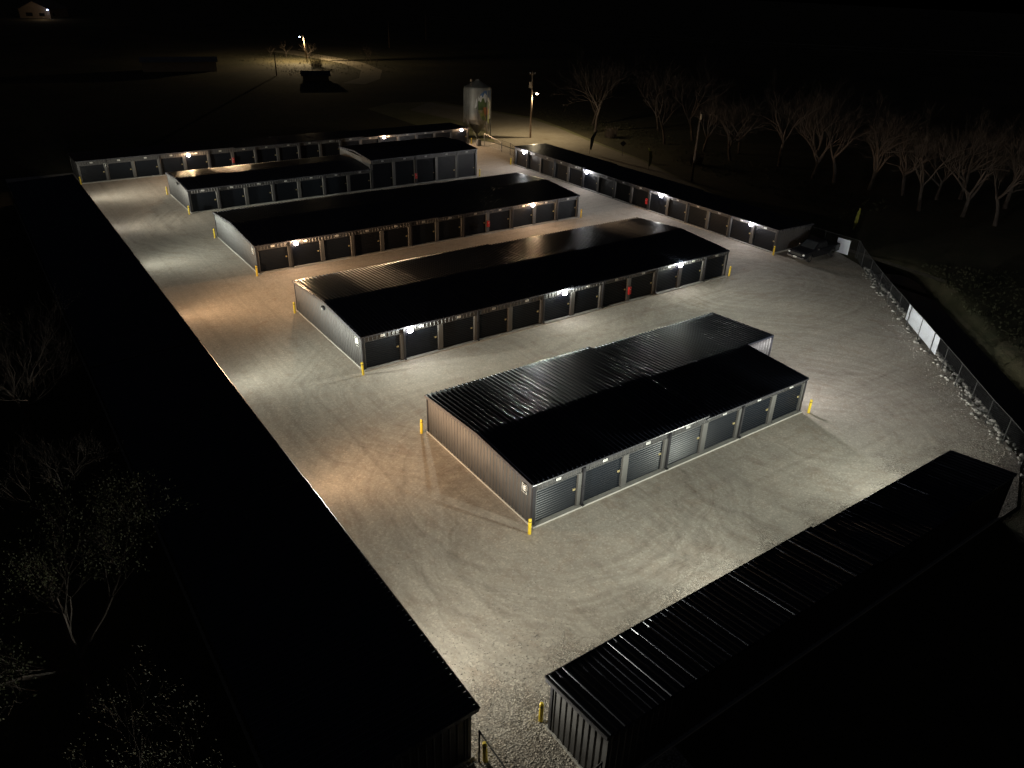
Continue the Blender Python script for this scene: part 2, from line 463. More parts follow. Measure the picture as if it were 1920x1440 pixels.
def door_mesh(w, h, ridges, wide=False):
    mb = MB(); rows = []
    n = ridges*4
    for i in range(n+1):
        z = h*i/n
        ph = (i % 4)
        y = {0: 0, 1: -.016, 2: -.020, 3: -.003}[ph]
        rows.append((y, z))
    b = len(mb.v)
    for y, z in rows: mb.v += [(0, y, z), (w, y, z)]
    for i in range(n): mb.f.append((b+2*i, b+2*i+1, b+2*i+3, b+2*i+2)); mb.m.append(0)
    mb.box(0, w, -.03, .01, -.02, .05)       # bottom bar
    return mb
_door_cache = {}
def put_door(parent, x, w, h, sections=False):
    key = (round(w, 3), round(h, 3))
    if key not in _door_cache:
        d = door_mesh(w, h, max(12, int(h/.14))).build("door", M['door'], parent)
        lm = MB(); lm.box(w-.24, w-.08, -.055, -.016, .98, 1.10); lm.tube([(w-.16, -.055, 1.04), (w-.16, -.085, 1.04)], .035, 8)
        l = lm.build("latch", M['brass'], d)
        _door_cache[key] = (d, l)
        d.location = (x, .11, .13)
    else:
        s, l = _door_cache[key]
        d = link_copy(s, parent, (x, .11, .13)); link_copy(l, d, (0, 0, 0))
    return d

def letter(parent, ch, loc, rot, size=.62):
    pb = MB(); s = size/2
    pb.box(-s*.8, s*.8, -.02, 0, -s, s)
    o = pb.build("letter_sign", M['black'], parent)
    o.location = loc; o.rotation_euler = rot; o['label'] = 'black sign with white letter ' + ch
    fb = MB()
    for a in ((-s*.8, s*.8, -s, -s+.02), (-s*.8, s*.8, s-.02, s), (-s*.8, -s*.8+.02, -s+.03, s-.03), (s*.8-.02, s*.8, -s+.03, s-.03)):
        fb.box(a[0], a[1], -.026, -.021, a[2], a[3])
    fb.build("sign_border", M['white'], o)
    cu = bpy.data.curves.new("letter", 'FONT'); cu.body = ch; cu.size = size*.78; cu.align_x = 'CENTER'; cu.align_y = 'CENTER'; cu.extrude = .004
    cu.offset = .012
    to = bpy.data.objects.new("tmp_text", cu); COL.objects.link(to)
    bpy.context.view_layer.update()
    me = bpy.data.meshes.new_from_object(to)
    bpy.data.objects.remove(to)
    me.materials.clear(); me.materials.append(M['white'])
    t = bpy.data.objects.new("letter", me); COL.objects.link(t); t.parent = o; t.location = (0, -.028, 0); t.rotation_euler = (R(90), 0, 0)
    return o

def storage(label, loc, rz, L, D, secs, bay0, bay, nb, roof, doors=True, door_h=2.05, tall=None, base_x=None, signs=True, spouts=True, cut=None, front_end=(True, True), rjit=.15):
    """secs: [(x0, x1, eave height)] along the front. roof: [(y, dz)] profile. Local front faces -y."""
    root = empty("storage_building", loc, rz, label=label, cat="storage building")
    x_lo, x_hi = secs[0][0], secs[-1][1]
    # slab
    sb = MB(); 
    if cut: 
        cx, cyy = cut
        sb.box(x_lo-.06, x_hi+.06, -.20, cyy, -.02, .10); sb.box(x_lo-.06, cx+.06, cyy, D+.12, -.02, .10)
    else: sb.box(x_lo-.06, x_hi+.06, -.20, D+.12, -.02, .10)
    sb.build("foundation_slab", M['concrete'], root)
    for si, (x0, x1, h) in enumerate(secs):
        first, last = si == 0, si == len(secs)-1
        o0 = .12 if first or h > secs[si-1][2] else 0
        o1 = .12 if last or h > secs[si+1][2] else 0
        # roof sheet
        rb = MB()
        xx1 = x1
        pr = roof
        if cut and last:
            # back half longer than the front half
            ridge = [p for p in roof if p[0] <= cut[1]+.01]; back = [p for p in roof if p[0] >= cut[1]-.01]
            parts = [(x1, ridge), (cut[0], back)]
        else: parts = [(x1, roof)]
        for pi_, (xe, pr) in enumerate(parts):
            st = [(y, dz) for y, dz in pr]
            P0 = Vector((x0-o0, 0, h))
            ribbed(rb, P0, X, Y, xe-x0+o0+o1, [(y, dz) for y, dz in st], Z, .305, .054, .125, .04, .15, rjit, True)
            # underside / thickness
            n0 = len(rb.v)
            xa, xb = x0-o0, xe+o1
            for y, dz in st: rb.v += [(xa, y, h+dz-.004), (xb, y, h+dz-.004), (xa, y, h+dz-.12), (xb, y, h+dz-.12)]
            for i in range(len(st)-1):
                a = n0+4*i
                rb.f += [(a+2, a+6, a+7, a+3), (a, a+4, a+6, a+2), (a+1, a+3, a+7, a+5)]; rb.m += [0]*3
            a = n0; rb.f.append((a, a+2, a+3, a+1)); rb.m.append(0)
            a = n0+4*(len(st)-1); rb.f.append((a, a+1, a+3, a+2)); rb.m.append(0)
        rf = rb.build("roof", M['roof'], root)
        # rake trim on both gable ends
        for xs_, sgn_, pr, use in ((x0-o0, -1, roof, o0 > 0), ):
            if use:
                tb = MB()
                for i in range(len(pr)-1):
                    (ya, za), (yb, zb) = pr[i], pr[i+1]
                    tb.loft([[(xs_-.035, ya, h+za-.15), (xs_+.05, ya, h+za-.15), (xs_+.05, ya, h+za+.04), (xs_-.035, ya, h+za+.04)],
                             [(xs_-.035, yb, h+zb-.15), (xs_+.05, yb, h+zb-.15), (xs_+.05, yb, h+zb+.04), (xs_-.035, yb, h+zb+.04)]])
                tb.build("rake_trim", M['gutter'], root)
        if o1 > 0:
            tb = MB()
            for xe, pr in parts:
                xq = xe+o1
                for i in range(len(pr)-1):
                    (ya, za), (yb, zb) = pr[i], pr[i+1]
                    tb.loft([[(xq-.05, ya, h+za-.15), (xq+.035, ya, h+za-.15), (xq+.035, ya, h+za+.04), (xq-.05, ya, h+za+.04)],
                             [(xq-.05, yb, h+zb-.15), (xq+.035, yb, h+zb-.15), (xq+.035, yb, h+zb+.04), (xq-.05, yb, h+zb+.04)]])
            tb.build("rake_trim", M['gutter'], root)
        # gutters front and back
        gb = MB()
        zf = h+roof[0][1]
        gr_ = .075 if roof[0][0] < -.2 else .048
        gb.tube([(x0-o0+.0, roof[0][0]-.025, zf-.03), (x1+o1, roof[0][0]-.025, zf-.03)], gr_, 10)
        gb.build("gutter", M['black'] if roof[0][0] < -.2 else M['gutter'], root, smooth=False)
        # header over the doors
        hd = MB()
        dh = (tall[2] if tall and x0 >= tall[0]-.01 else door_h)+.13
        ribbed(hd, Vector((x1, 0, dh)), -X, Z, x1-x0, h-dh+roof[0][1]-.03, -Y, .305, .034, .09, .04, .12)
        hd.box(x0, x1, -.03, .10, dh-.05, dh)
        hd.build("header_panel", M['wall'], root)
        bb = MB()   # back wall
        xbk = cut[0] if (cut and last) else x1
        hb_ = h+roof[-1][1]
        ribbed(bb, Vector((x0, D, .10)), X, Z, xbk-x0, hb_-.16, Y, .305, .03)
        bb.build("back_wall", M['wall'], root)
    def gable(x, n, ya, yb, h, nm="end_wall", a=None):
        """wall in the plane x between ya and yb with its top following the roof profile"""
        def top(y):
            for (y0, z0), (y1, z1) in zip(roof, roof[1:]):
                if y0-1e-6 <= y <= y1+1e-6: return h+z0+(z1-z0)*(y-y0)/(y1-y0)-.05
            return h-.05
        mb = MB(); s = 1 if n > 0 else -1
        pts = [(ya, 0)]
        y = ya+.16
        while y < yb-.08:
            pts += [(y-.045, 0), (y-.018, .034), (y+.018, .034), (y+.045, 0)]; y += .305
        pts.append((yb, 0))
        for yy, q in pts: mb.v += [(x+s*q, yy, .10), (x+s*q, yy, top(yy))]
        for i in range(len(pts)-1): mb.f.append((2*i, 2*i+2, 2*i+3, 2*i+1) if s > 0 else (2*i, 2*i+1, 2*i+3, 2*i+2)); mb.m.append(0)
        return mb.build(nm, M['wall'], root)
    h0, h1 = secs[0][2], secs[-1][2]
    gable(x_lo, -1, 0, D, h0)
    if cut:
        gable(x_hi, 1, 0, cut[1], h1); gable(cut[0], 1, cut[1], D, h1)
        fb = MB(); ribbed(fb, Vector((cut[0], cut[1], .10)), -X, Z, cut[0]-x_hi, h1+roof[1][1]-.2, -Y, .305, .03); 
        fb.build("side_wall", M['wall'], root)
        cb = MB(); cb.box(cut[0]-.06, cut[0]+.06, cut[1]-.06, cut[1]+.04, .10, h1+roof[1][1]-.12); cb.build("corner_trim", M['black'], root)
    else:
        gable(x_hi, 1, 0, D, h1)
    for i in range(len(secs)-1):      # infill where the roof steps
        ha, hb2 = secs[i][2], secs[i+1][2]
        if abs(ha-hb2) > .5:
            xs_ = secs[i][1]; top, lo = max(ha, hb2), min(ha, hb2)
            mb = MB()
            if hb2 > ha: ribbed(mb, Vector((xs_, D, lo-.1)), -Y, Z, D, top-lo, -X, .305, .03)
            else: ribbed(mb, Vector((xs_, 0, lo-.1)), Y, Z, D, top-lo, X, .305, .03)
            mb.build("step_wall", M['trim'], root)
    # corner trim
    for a_ in ((x_lo-.05, x_lo+.14, -.07, .06, .10, h0+roof[0][1]-.06), (x_lo-.05, x_lo+.06, D-.06, D+.05, .10, h0+roof[-1][1]-.06), (x_hi-.14, x_hi+.05, -.07, .06, .10, h1+roof[0][1]-.06)):
        cb = MB(); cb.box(*a_); cb.build("corner_trim", M['black'], root)
    # doors and piers
    if doors:
        bays = [(bay0+i*bay, bay0+(i+1)*bay) for i in range(nb)]
        bh = [door_h]*nb
        if tall:
            n2 = tall[1]; bw = (x_hi-tall[0])/n2
            bays += [(tall[0]+i*bw, tall[0]+(i+1)*bw) for i in range(n2)]; bh += [tall[2]]*n2
        for i, ((a, b), dh) in enumerate(zip(bays, bh)):
            pw = .20
            put_door(root, a+pw, b-a-2*pw, dh)
            hh = [s[2] for s in secs if s[0]-.01 <= (a+b)/2 <= s[1]+.01][0]
            if signs:
                pm = MB(); cx = (a+b)/2; zc = (dh+.13+hh)/2-.02
                pm.box(cx-.15, cx+.15, -.062, -.045, zc-.075, zc+.075)
                pm.mi = 1
                for q in (-.075, 0, .075): pm.box(cx+q-.022, cx+q+.022, -.067, -.063, zc-.04, zc+.04)
                pm.build("unit_sign", [M['white'], M['grey']], root)
        for i in range(len(bays)+1):
            a = bays[i][0] if i < len(bays) else bays[-1][1]
            dh = bh[min(i, len(bays)-1)]
            lo = a-.20 if i > 0 else a+.10; hi = a+.20 if i < len(bays) else a-.10
            pb = MB(); pb.bev(lo, hi, -.055, .12, .10, dh+.10, .02); 
            pb.build("pier", M['trim'], root)
            if spouts and i % 2 == 1 and i < len(bays):
                db = MB(); hh = [s[2] for s in secs if s[0]-.01 <= a <= s[1]+.01][0]
                db.box(a+.02, a+.16, -.16, -.057, .14, hh+roof[0][1]-.10)
                db.box(a+.02, a+.16, -.27, -.16, .12, .20)
                db.build("downspout", M['black'], root)
    return root

OUT_F, OUT_R, OUT_L, OUT_B = (0, -1, 0), (1, 0, 0), (-1, 0, 0), (0, 1, 0)
GAB = lambda D, r, ym: [(-.06, 0), (ym, r), (D+.06, 0)]
PW = 264.0

# E: nearest block in the middle
E_ = storage("nearest gable roofed block in mid yard with a letter E sign on its end wall", (0, 0, 0), 0, 21.55, 10.57,
             [(0, 12.3, 2.60), (12.3, 21.56, 2.43)], 0.0, 3.08, 7, GAB(10.57, .32, 5.0), cut=(24.45, 5.0))
letter(E_, 'E', (-.045, .62, 2.0), (0, 0, R(-90)), .52)
# C
C_ = storage("long black roofed block behind the nearest one, three bright white lamps along its front", (.19, 20.02, 0), 0, 36.96, 12.5,
             [(0, 18.3, 2.60), (18.3, 36.96, 2.50)], 0.0, 3.08, 12, GAB(12.5, .46, 6.2))
letter(C_, 'D', (-.045, .7, 2.0), (0, 0, R(-90)))
# B
B_ = storage("long black roofed block with two warm lamps and a letter C on its end", (.35, 42.5, 0), 0, 37.2, 12.6,
             [(0, 18.6, 2.62), (18.6, 37.2, 2.55)], 0.0, 3.10, 12, GAB(12.6, .46, 6.3))
letter(B_, 'C', (-.045, .7, 2.0), (0, 0, R(-90)))
# A: low part then tall part
A_ = storage("block with a low left half and a taller flat topped right half of big doors", (.38, 65.3, 0), 0, 37.83, 9.45,
             [(0, 22.2, 2.60), (22.2, 37.83, 3.68)], 0.0, 3.17, 7, GAB(9.45, .34, 4.7), tall=(22.2, 5, 3.05))
# Z: farthest row
Z_ = storage("farthest long row along the back of the yard, letter A on a door pier", (-7.8, 85.16, 0), 0, 57.1, 6.1,
             [(0, 19.2, 2.76), (19.2, 38.4, 2.64), (38.4, 57.1, 2.48)], 0.0, 3.17, 18, [(-.06, 0), (6.15, -.1)])
letter(Z_, 'A', (3.17, -.075, 1.95), (0, 0, 0), .55)
# D: right row facing the yard
D_ = storage("long row along the right side of the yard, doors facing left under four white lamps", (47.02, 68.55, 0), R(-90), 46.55, 5.65,
             [(0, 15.5, 2.66), (15.5, 31.0, 2.56), (31.0, 46.55, 2.46)], 0.0, 3.103, 15, [(-.06, 0), (5.7, -.12)])
# G: left row, dark roof towards the camera
G_ = storage("very long row along the left side of the yard, seen over its unlit black roof", (-9.48, -9.23, 0), R(90), 87.5, 6.1,
             [(0, 15.6, 2.60), (15.6, 34.4, 2.54), (34.4, 55, 2.60), (55, 87.5, 2.66)], 0.0, 3.125, 28, [(-.30, 0), (6.3, -.24)], spouts=False, signs=False)
# F: bottom right row
F_ = storage("narrow row at the bottom right, silver lines of light on its black ribbed roof", (20.93, -9.87, 0), R(180), 27.3, 2.92,
             [(0, 12.3, 2.44), (12.3, 27.3, 2.60)], 0.0, 3.03, 9, [(-.26, 0), (3.0, .40)], rjit=.9)

# wall lamps
for x in (3.6, 17.45, 30.5): wall_lamp(C_, x, 2.36, COOL, PW*1.25, OUT_F, 'lens_cool')
for x, p in ((3.66, 1.25), (30.6, 1.15)): wall_lamp(B_, x, 2.36, WARM, PW*p, OUT_F, 'lens_warm')
for x in (13.25, 41.9, 55.7): wall_lamp(Z_, x, 2.32, WARM, PW*.9, OUT_F, 'lens_warm')
for y in (66.05, 52.12, 38.51, 25.25): wall_lamp(D_, 68.55-y, 2.28, WHITE, PW*.8, OUT_L, 'lens_cool')
for y, c, p in ((-5.1, NEUT, 1.15), (8.6, WARM, 1.35), (22.3, COOL, 1.5), (36.0, WARM, 1.4), (49.7, COOL, 1.25), (63.0, NEUT, 1.2), (76.8, NEUT, 1.25)):
    wall_lamp(G_, y+9.23, 2.42, c, PW*p*(1.3 if y < 0 else 1.65), OUT_R, 'lens_warm' if c == WARM else 'lens_cool', reach=1.4 if y < 0 else 1.5, slim=y < 60 or y > 70)
for x, c in ((18.0, COOL), (4.6, COOL)): wall_lamp(F_, 20.93-x, 2.26, c, PW*1.25, OUT_B, 'lens_cool', slim=True)
# lamp on E's right end wall: its own little frame turned to face +x
ef = empty("lamp_mount", (21.62, 1.7, 0)); ef.parent = E_; ef.rotation_euler = (0, 0, R(90))
wall_lamp(ef, 0, 2.24, WHITE, PW*1.35, OUT_R, 'lens_cool', reach=1.0)
for par, y in ((C_, 6.4), (A_, 4.2)):
    em_ = empty("lamp_mount", (-.04, y, 0)); em_.parent = par; em_.rotation_euler = (0, 0, R(-90))
    wall_lamp(em_, 0, 2.45, WHITE, 0, OUT_L, 'white', lit=False)

# red fire extinguisher cabinets
def extinguisher(par, x):
    b = MB(); b.bev(x-.14, x+.14, -.26, -.06, .75, 1.40, .03)
    b.mi = 1; b.box(x-.04, x+.04, -.268, -.262, 1.16, 1.24)
    o = b.build("extinguisher_cabinet", [M['red'], M['white']], par); o['label'] = 'red fire extinguisher cabinet'
extinguisher(C_, 24.64); extinguisher(B_, 24.8); extinguisher(A_, 28.45); extinguisher(Z_, 19.0); extinguisher(D_, 68.55-40.83)

# ------------------------------------------------------------------ bollards
bm_ = MB(); bm_.tube([(0, 0, 0), (0, 0, .93), (0, 0, .97)], [.085, .085, .05], 14)
cm_ = MB(); cm_.tube([(0, 0, .78), (0, 0, .83)], .0875, 14)
BL = [(-6.40, -9.36, "yellow bollard by the corner of the bottom right row"), (-9.03, -9.6, "yellow bollard at the very bottom behind the black pipe rail"),
      (-.42, -.41, "yellow bollard at the near front corner of the block lettered E"), (-.38, 10.73, "yellow bollard at the back left corner of the block lettered E"),
      (-.10, 19.49, "yellow bollard at the front left corner of the block with three white lamps"), (-.16, 32.2, "yellow bollard at the back left corner of the block with three white lamps"),
      (.05, 42.0, "yellow bollard at the front left corner of the block with two warm lamps"), (.02, 55.03, "yellow bollard at the back left corner of the block with two warm lamps"),
      (.05, 64.92, "yellow bollard at the front left corner of the half low half tall block"), (.01, 74.78, "yellow bollard at the back left corner of the half low half tall block"),
      (-7.9, 84.8, "yellow bollard at the left end of the farthest row"), (37.9, 42.2, "yellow bollard at the front right corner of the block with two warm lamps"),
      (37.65, 19.85, "yellow bollard at the front right corner of the block with three white lamps"), (21.95, -.45, "yellow bollard casting a long shadow at the right end of the block lettered E"),
      (46.5, 21.7, "yellow bollard at the near end of the right hand row"), (46.53, 68.95, "yellow bollard at the far end of the right hand row near the gate"),
      (49.6, 84.6, "yellow bollard at the right end of the farthest row near the silo"), (38.6, 65.0, "yellow bollard beside the tall doors at the right end")]
proto = None
for x, y, lab in BL:
    if proto is None:
        o = bm_.build("bollard", M['yellow'], smooth=False); proto = o
        c = cm_.build("band", M['black'], o); pc = c
    else:
        o = proto.copy(); COL.objects.link(o); c = pc.copy(); COL.objects.link(c); c.parent = o
    o.location = (x, y, 0); o.rotation_euler = (R(rng.uniform(-2, 2)), R(rng.uniform(-2, 2)), 0)
    tag(o, lab, "bollard", "yellow bollards guarding building corners")

# ------------------------------------------------------------------ chain link fences
def chain_fence(label, pts, h, name="chain_link_fence", pitch=.16, rail=True, posts=None, wr=.0042):
    root = empty(name, (pts[0][0], pts[0][1], 0), label=label, cat="fence")
    off = Vector((pts[0][0], pts[0][1], 0))
    P = [Vector((p[0], p[1], 0))-off for p in pts]
    for i, p in enumerate(P):
        b = MB(); b.tube([p+Vector((0, 0, -.25)), p+Vector((0, 0, h+.04))], .036, 8); b.build("post", M['fence'], root)
    if rail:
        b = MB()
        for a, c in zip(P, P[1:]): b.tube([a+Vector((0, 0, h)), c+Vector((0, 0, h))], .024, 6)
        b.build("top_rail", M['fence'], root)
    b = MB()
    for a, c in zip(P, P[1:]):
        L = (c-a).length; d = (c-a)/L; nrm = Vector((-d.y, d.x, 0))
        hh = h-.06
        n = int((L+hh)/pitch)
        for s in (1, -1):
            for i in range(n+1):
                q = -hh+i*pitch
                t0 = max(0, -q); t1 = min(hh, L-q)
                if t1-t0 < .03: continue
                z0, z1 = (t0, t1) if s > 0 else (hh-t0, hh-t1)
                A = a+d*(q+t0)+Vector((0, 0, .04+z0)); B = a+d*(q+t1)+Vector((0, 0, .04+z1))
                w = Vector((0, 0, wr)); g2 = nrm*(wr*.8*s)
                b.face([A-w+g2, B-w+g2, B+w+g2, A+w+g2])
                u = nrm*wr
                b.face([A-u, B-u, B+u, A+u])
    b.build("wire_mesh", M['mesh'], root)
    return root
fp = [(53.3, 16.6), (51.2, 14.75), (48.9, 12.45), (46.45, 9.95), (44.35, 7.75), (42.75, 5.9), (40.95, 4.0), (39.35, 2.13), (37.5, .13), (35.75, -1.8), (34.0, -3.72), (32.2, -5.65), (30.5, -7.5), (28.95, -9.3), (27.2, -11.2), (25.4, -13.1), (23.6, -15.0)]
fence1 = chain_fence("long black chain link fence along the right edge with white banner boards", fp, 1.8)
fence2 = chain_fence("short black chain link fence between the dark pickup and the corner, white board on it", [(53.35, 24.2), (53.3, 20.6), (53.3, 16.75)], 1.8)
def board(label, a, b, z0, z1, out):
    A = Vector((*a, 0)); B = Vector((*b, 0)); d = (B-A).normalized(); n = Vector((d.y, -d.x, 0))*out
    mb = MB(); t = .012
    K = 12; L = (B-A).length
    prev = None
    rings = []
    for i in range(K+1):
        p = A+d*(L*i/K)+n*(.05+.008*math.sin(i*1.9))
        rings.append([p+Z*z0, p+n*t+Z*z0, p+n*t+Z*z1, p+Z*z1])
    mb.loft(rings)
    o = mb.build("fence_banner", M['banner'])
    return tag(o, label, "banner", "white boards hung on the fences")
board("large plain white banner spanning three posts of the long fence", (41.45, 4.5), (36.9, -.52), .38, 1.76, -1)
board("upright plain white board on the short fence beside the dark pickup", (53.25, 19.05), (53.25, 17.6), .05, 1.55, 1)

# pipe rails at the bottom entrance
def pipe_rail(label, pts, h, name="pipe_rail"):
    o0 = Vector((pts[0][0], pts[0][1], 0)); root = empty(name, o0, label=label, cat="rail")
    P = [Vector((x, y, 0))-o0 for x, y in pts]
    for p in P:
        b = MB(); b.tube([p, p+Z*(h+.05)], .035, 8); b.build("post", M['fence'], root)
    b = MB(); b.tube([p+Z*h for p in P], .032, 8); b.build("top_rail", M['fence'], root)
pipe_rail("black pipe rail running from the corner of the left row at the bottom", [(-9.22, -9.5), (-9.3, -12.6), (-9.35, -15.5)], 1.62)
pipe_rail("black pipe rail meeting the end of the bottom right row", [(-6.50, -12.75), (-7.9, -12.9), (-9.2, -13.4)], 1.62)

# front gate by the silo
gr = empty("sliding_gate", (50.4, 82.0, 0), label="open framed metal gate panel in front of the silo", cat="gate")
gb = MB()
gb.tube([(0, 0, .1), (0, 0, 2.04)], .05, 8); gb.tube([(0, -4.9, .1), (0, -4.9, 1.5)], .045, 8)
gb.tube([(0, 0, 2.0), (0, -4.9, 1.5)], .045, 8); gb.tube([(0, 0, .25), (0, -4.9, .25)], .04, 8); gb.tube([(0, 0, .3), (0, -4.9, 1.45)], .018, 6)
gb.build("gate_frame", M['galv'], gr)
gb = MB()
for i in range(1, 25): gb.tube([(0, -i*.196, .25), (0, -i*.196, 2.0-i*.0204)], .006, 4)
gb.build("gate_bars", M['mesh'], gr)
gw = MB()
gw.tube([(0, -4.9+.45*math.cos(t*math.pi/10), .98+.62*math.sin(t*math.pi/10)) for t in range(21)], .03, 6, cap=False)
tag(gw.build("hoop_sign", M['galv'], loc=(50.25, 82.0, 0)), "pale oval hoop standing at the low end of the gate", "hoop")
g2 = chain_fence("low dark fence between the gate and the far end of the right row", [(50.4, 77.0), (50.45, 74.75), (49.2, 71.2), (47.4, 69.4)], 1.75, pitch=.3)
kb = MB(); kb.bev(-.35, .35, -.3, .3, 0, .95, .05); kb.tube([(0, 0, .9), (0, 0, 1.1)], .08)
k0 = tag(kb.build("gate_opener", M['galv'], loc=(49.95, 83.0, 0)), "squat grey gate opener box at the foot of the silo", "opener box")

# ------------------------------------------------------------------ silo
si = empty("grain_silo", (52.85, 88.0, 0), label="tall grain silo on legs with a painted mountain scene", cat="silo")
SR = 2.15
sb = MB(); K = 40
rings = []; z = 3.4
while z < 8.21:
    for q, dz in ((0, 0), (.022, .06), (.022, .1), (0, .16)):
        rings.append([(SR*math.cos(2*math.pi*i/K)+0*q, SR*math.sin(2*math.pi*i/K), z+dz) for i in range(K)] if q == 0 else
                     [((SR+q)*math.cos(2*math.pi*i/K), (SR+q)*math.sin(2*math.pi*i/K), z+dz) for i in range(K)])
    z += .2
sb.loft(rings, False); sb.build("cylinder", M['galv'], si, smooth=True)
def cone(z0, r0, z1, r1, nm, par, k=24):
    b = MB(); b.loft([[(r0*math.cos(2*math.pi*i/k), r0*math.sin(2*math.pi*i/k), z0) for i in range(k)], [(r1*math.cos(2*math.pi*i/k), r1*math.sin(2*math.pi*i/k), z1) for i in range(k)]])
    return b.build(nm, M['galv'], par)
cone(8.2, SR+.1, 9.25, .35, "roof_cone", si); cone(9.25, .38, 9.45, .3, "cap", si)
cone(.95, .28, 3.4, SR, "hopper", si)
for i in range(8):
    a = 2*math.pi*(i+.3)/8
    b = MB(); x, y = (SR+.08)*math.cos(a), (SR+.08)*math.sin(a); b.tube([(x, y, 0), (x, y, 8.1)], .07, 6); b.build("leg", M['galv'], si)
b = MB()
for i in range(8):
    a, c = 2*math.pi*(i+.3)/8, 2*math.pi*(i+1.3)/8; r = SR+.08
    b.tube([(r*math.cos(a), r*math.sin(a), .3), (r*math.cos(c), r*math.sin(c), 3.1)], .03, 5)
    b.tube([(r*math.cos(c), r*math.sin(c), .3), (r*math.cos(a), r*math.sin(a), 3.1)], .03, 5)
    b.tube([(r*math.cos(c), r*math.sin(c), 1.7), (r*math.cos(a), r*math.sin(a), 1.7)], .03, 5)
b.build("bracing", M['galv'], si)
lb = MB()
for s in (-.2, .2): lb.tube([(-SR-.18, s-.3, .4), (-SR-.18, s-.3, 8.4), (-1.0, s-.3, 9.2)], .022, 5)
for i in range(26): lb.tube([(-SR-.18, -.5, .6+i*.3), (-SR-.18, -.1, .6+i*.3)], .014, 4)
lb.build("ladder", M['galv'], si)
bb = MB(); bb.tube([(-1.55, -.5, 8.5), (-1.55, -.5, 9.35)], .03, 6); bb.bev(-1.72, -1.38, -.62, -.38, 9.2, 9.62, .06); bo = bb.build("beacon", M['siding'], si)
# painted scene: flat patches wrapped on the cylinder, facing the camera side
ca = math.atan2(-23.96-88, -18.68-52.85)     # direction of the camera seen from the silo
def wrap(mb, poly, lift):
    # poly in (angle offset deg, z); rows cut so it follows the curve
    import itertools
    zs = sorted(set([p[1] for p in poly])); n = 14
    amin = min(p[0] for p in poly); amax = max(p[0] for p in poly)
    def span(a):
        hits = []
        for (a0, z0), (a1, z1) in zip(poly, poly[1:]+poly[:1]):
            if (a0-a)*(a1-a) <= 0 and abs(a1-a0) > 1e-6: hits.append(z0+(z1-z0)*(a-a0)/(a1-a0))
        return (min(hits), max(hits)) if len(hits) > 1 else None
    steps = max(4, int((amax-amin)/4)); r = SR+.024+lift
    for i in range(steps):
        a0, a1 = amin+(amax-amin)*i/steps+1e-4, amin+(amax-amin)*(i+1)/steps-1e-4
        s0, s1 = span(a0), span(a1)
        if not s0 or not s1: continue
        f = lambda a, z: (r*math.cos(ca+R(a)), r*math.sin(ca+R(a)), z)
        mb.face([f(a0, s0[0]), f(a1, s1[0]), f(a1, s1[1]), f(a0, s0[1])])
mu = {'sky': (.10, .20, .42), 'snow': (.75, .77, .78), 'green': (.10, .16, .05), 'rust': (.45, .14, .035), 'field': (.30, .32, .10), 'dark': (.07, .06, .05), 'tan': (.42, .36, .26)}
MM = [paint("mural_"+k, tuple(q*.6 for q in c), .7, 0, .3, 2.5) for k, c in mu.items()]
mm = MB()
def mp_(i, lift, poly): mm.mi = i; wrap(mm, poly, lift)
mp_(0, .000, [(12, 7.3), (30, 7.9), (80, 7.9), (80, 6.4), (20, 6.4)])
mp_(1, .006, [(-12, 5.3), (-4, 6.6), (3, 7.2), (8, 6.7), (16, 7.3), (24, 6.8), (32, 7.6), (46, 7.1), (62, 6.6), (70, 5.6), (50, 5.3)])
mp_(2, .012, [(-8, 5.25), (-2, 5.4), (2, 6.3), (9, 6.5), (14, 6.0), (22, 6.9), (30, 6.7), (38, 5.9), (45, 6.6), (60, 6.0), (60, 4.9), (5, 4.9)])
mp_(5, .006, [(58, 7.8), (66, 7.8), (70, 4), (60, 4)])
mp_(4, .018, [(4, 4.95), (62, 4.95), (62, 2.7), (50, 3.0), (30, 3.4), (18, 3.6), (10, 4.3)])
mp_(6, .024, [(6, 4.95), (24, 4.95), (20, 4.5), (12, 4.6)])
mp_(3, .030, [(26, 5.3), (50, 5.45), (56, 4.6), (50, 3.9), (44, 4.0), (40, 3.6), (34, 4.3), (28, 4.5)])
mp_(5, .036, [(38, 4.1), (48, 4.3), (47, 3.2), (42, 3.4)])
mp_(2, .024, [(18, 3.9), (30, 4.1), (36, 3.5), (28, 3.3), (20, 3.4)])
mm.build("painted_scene", MM, si)

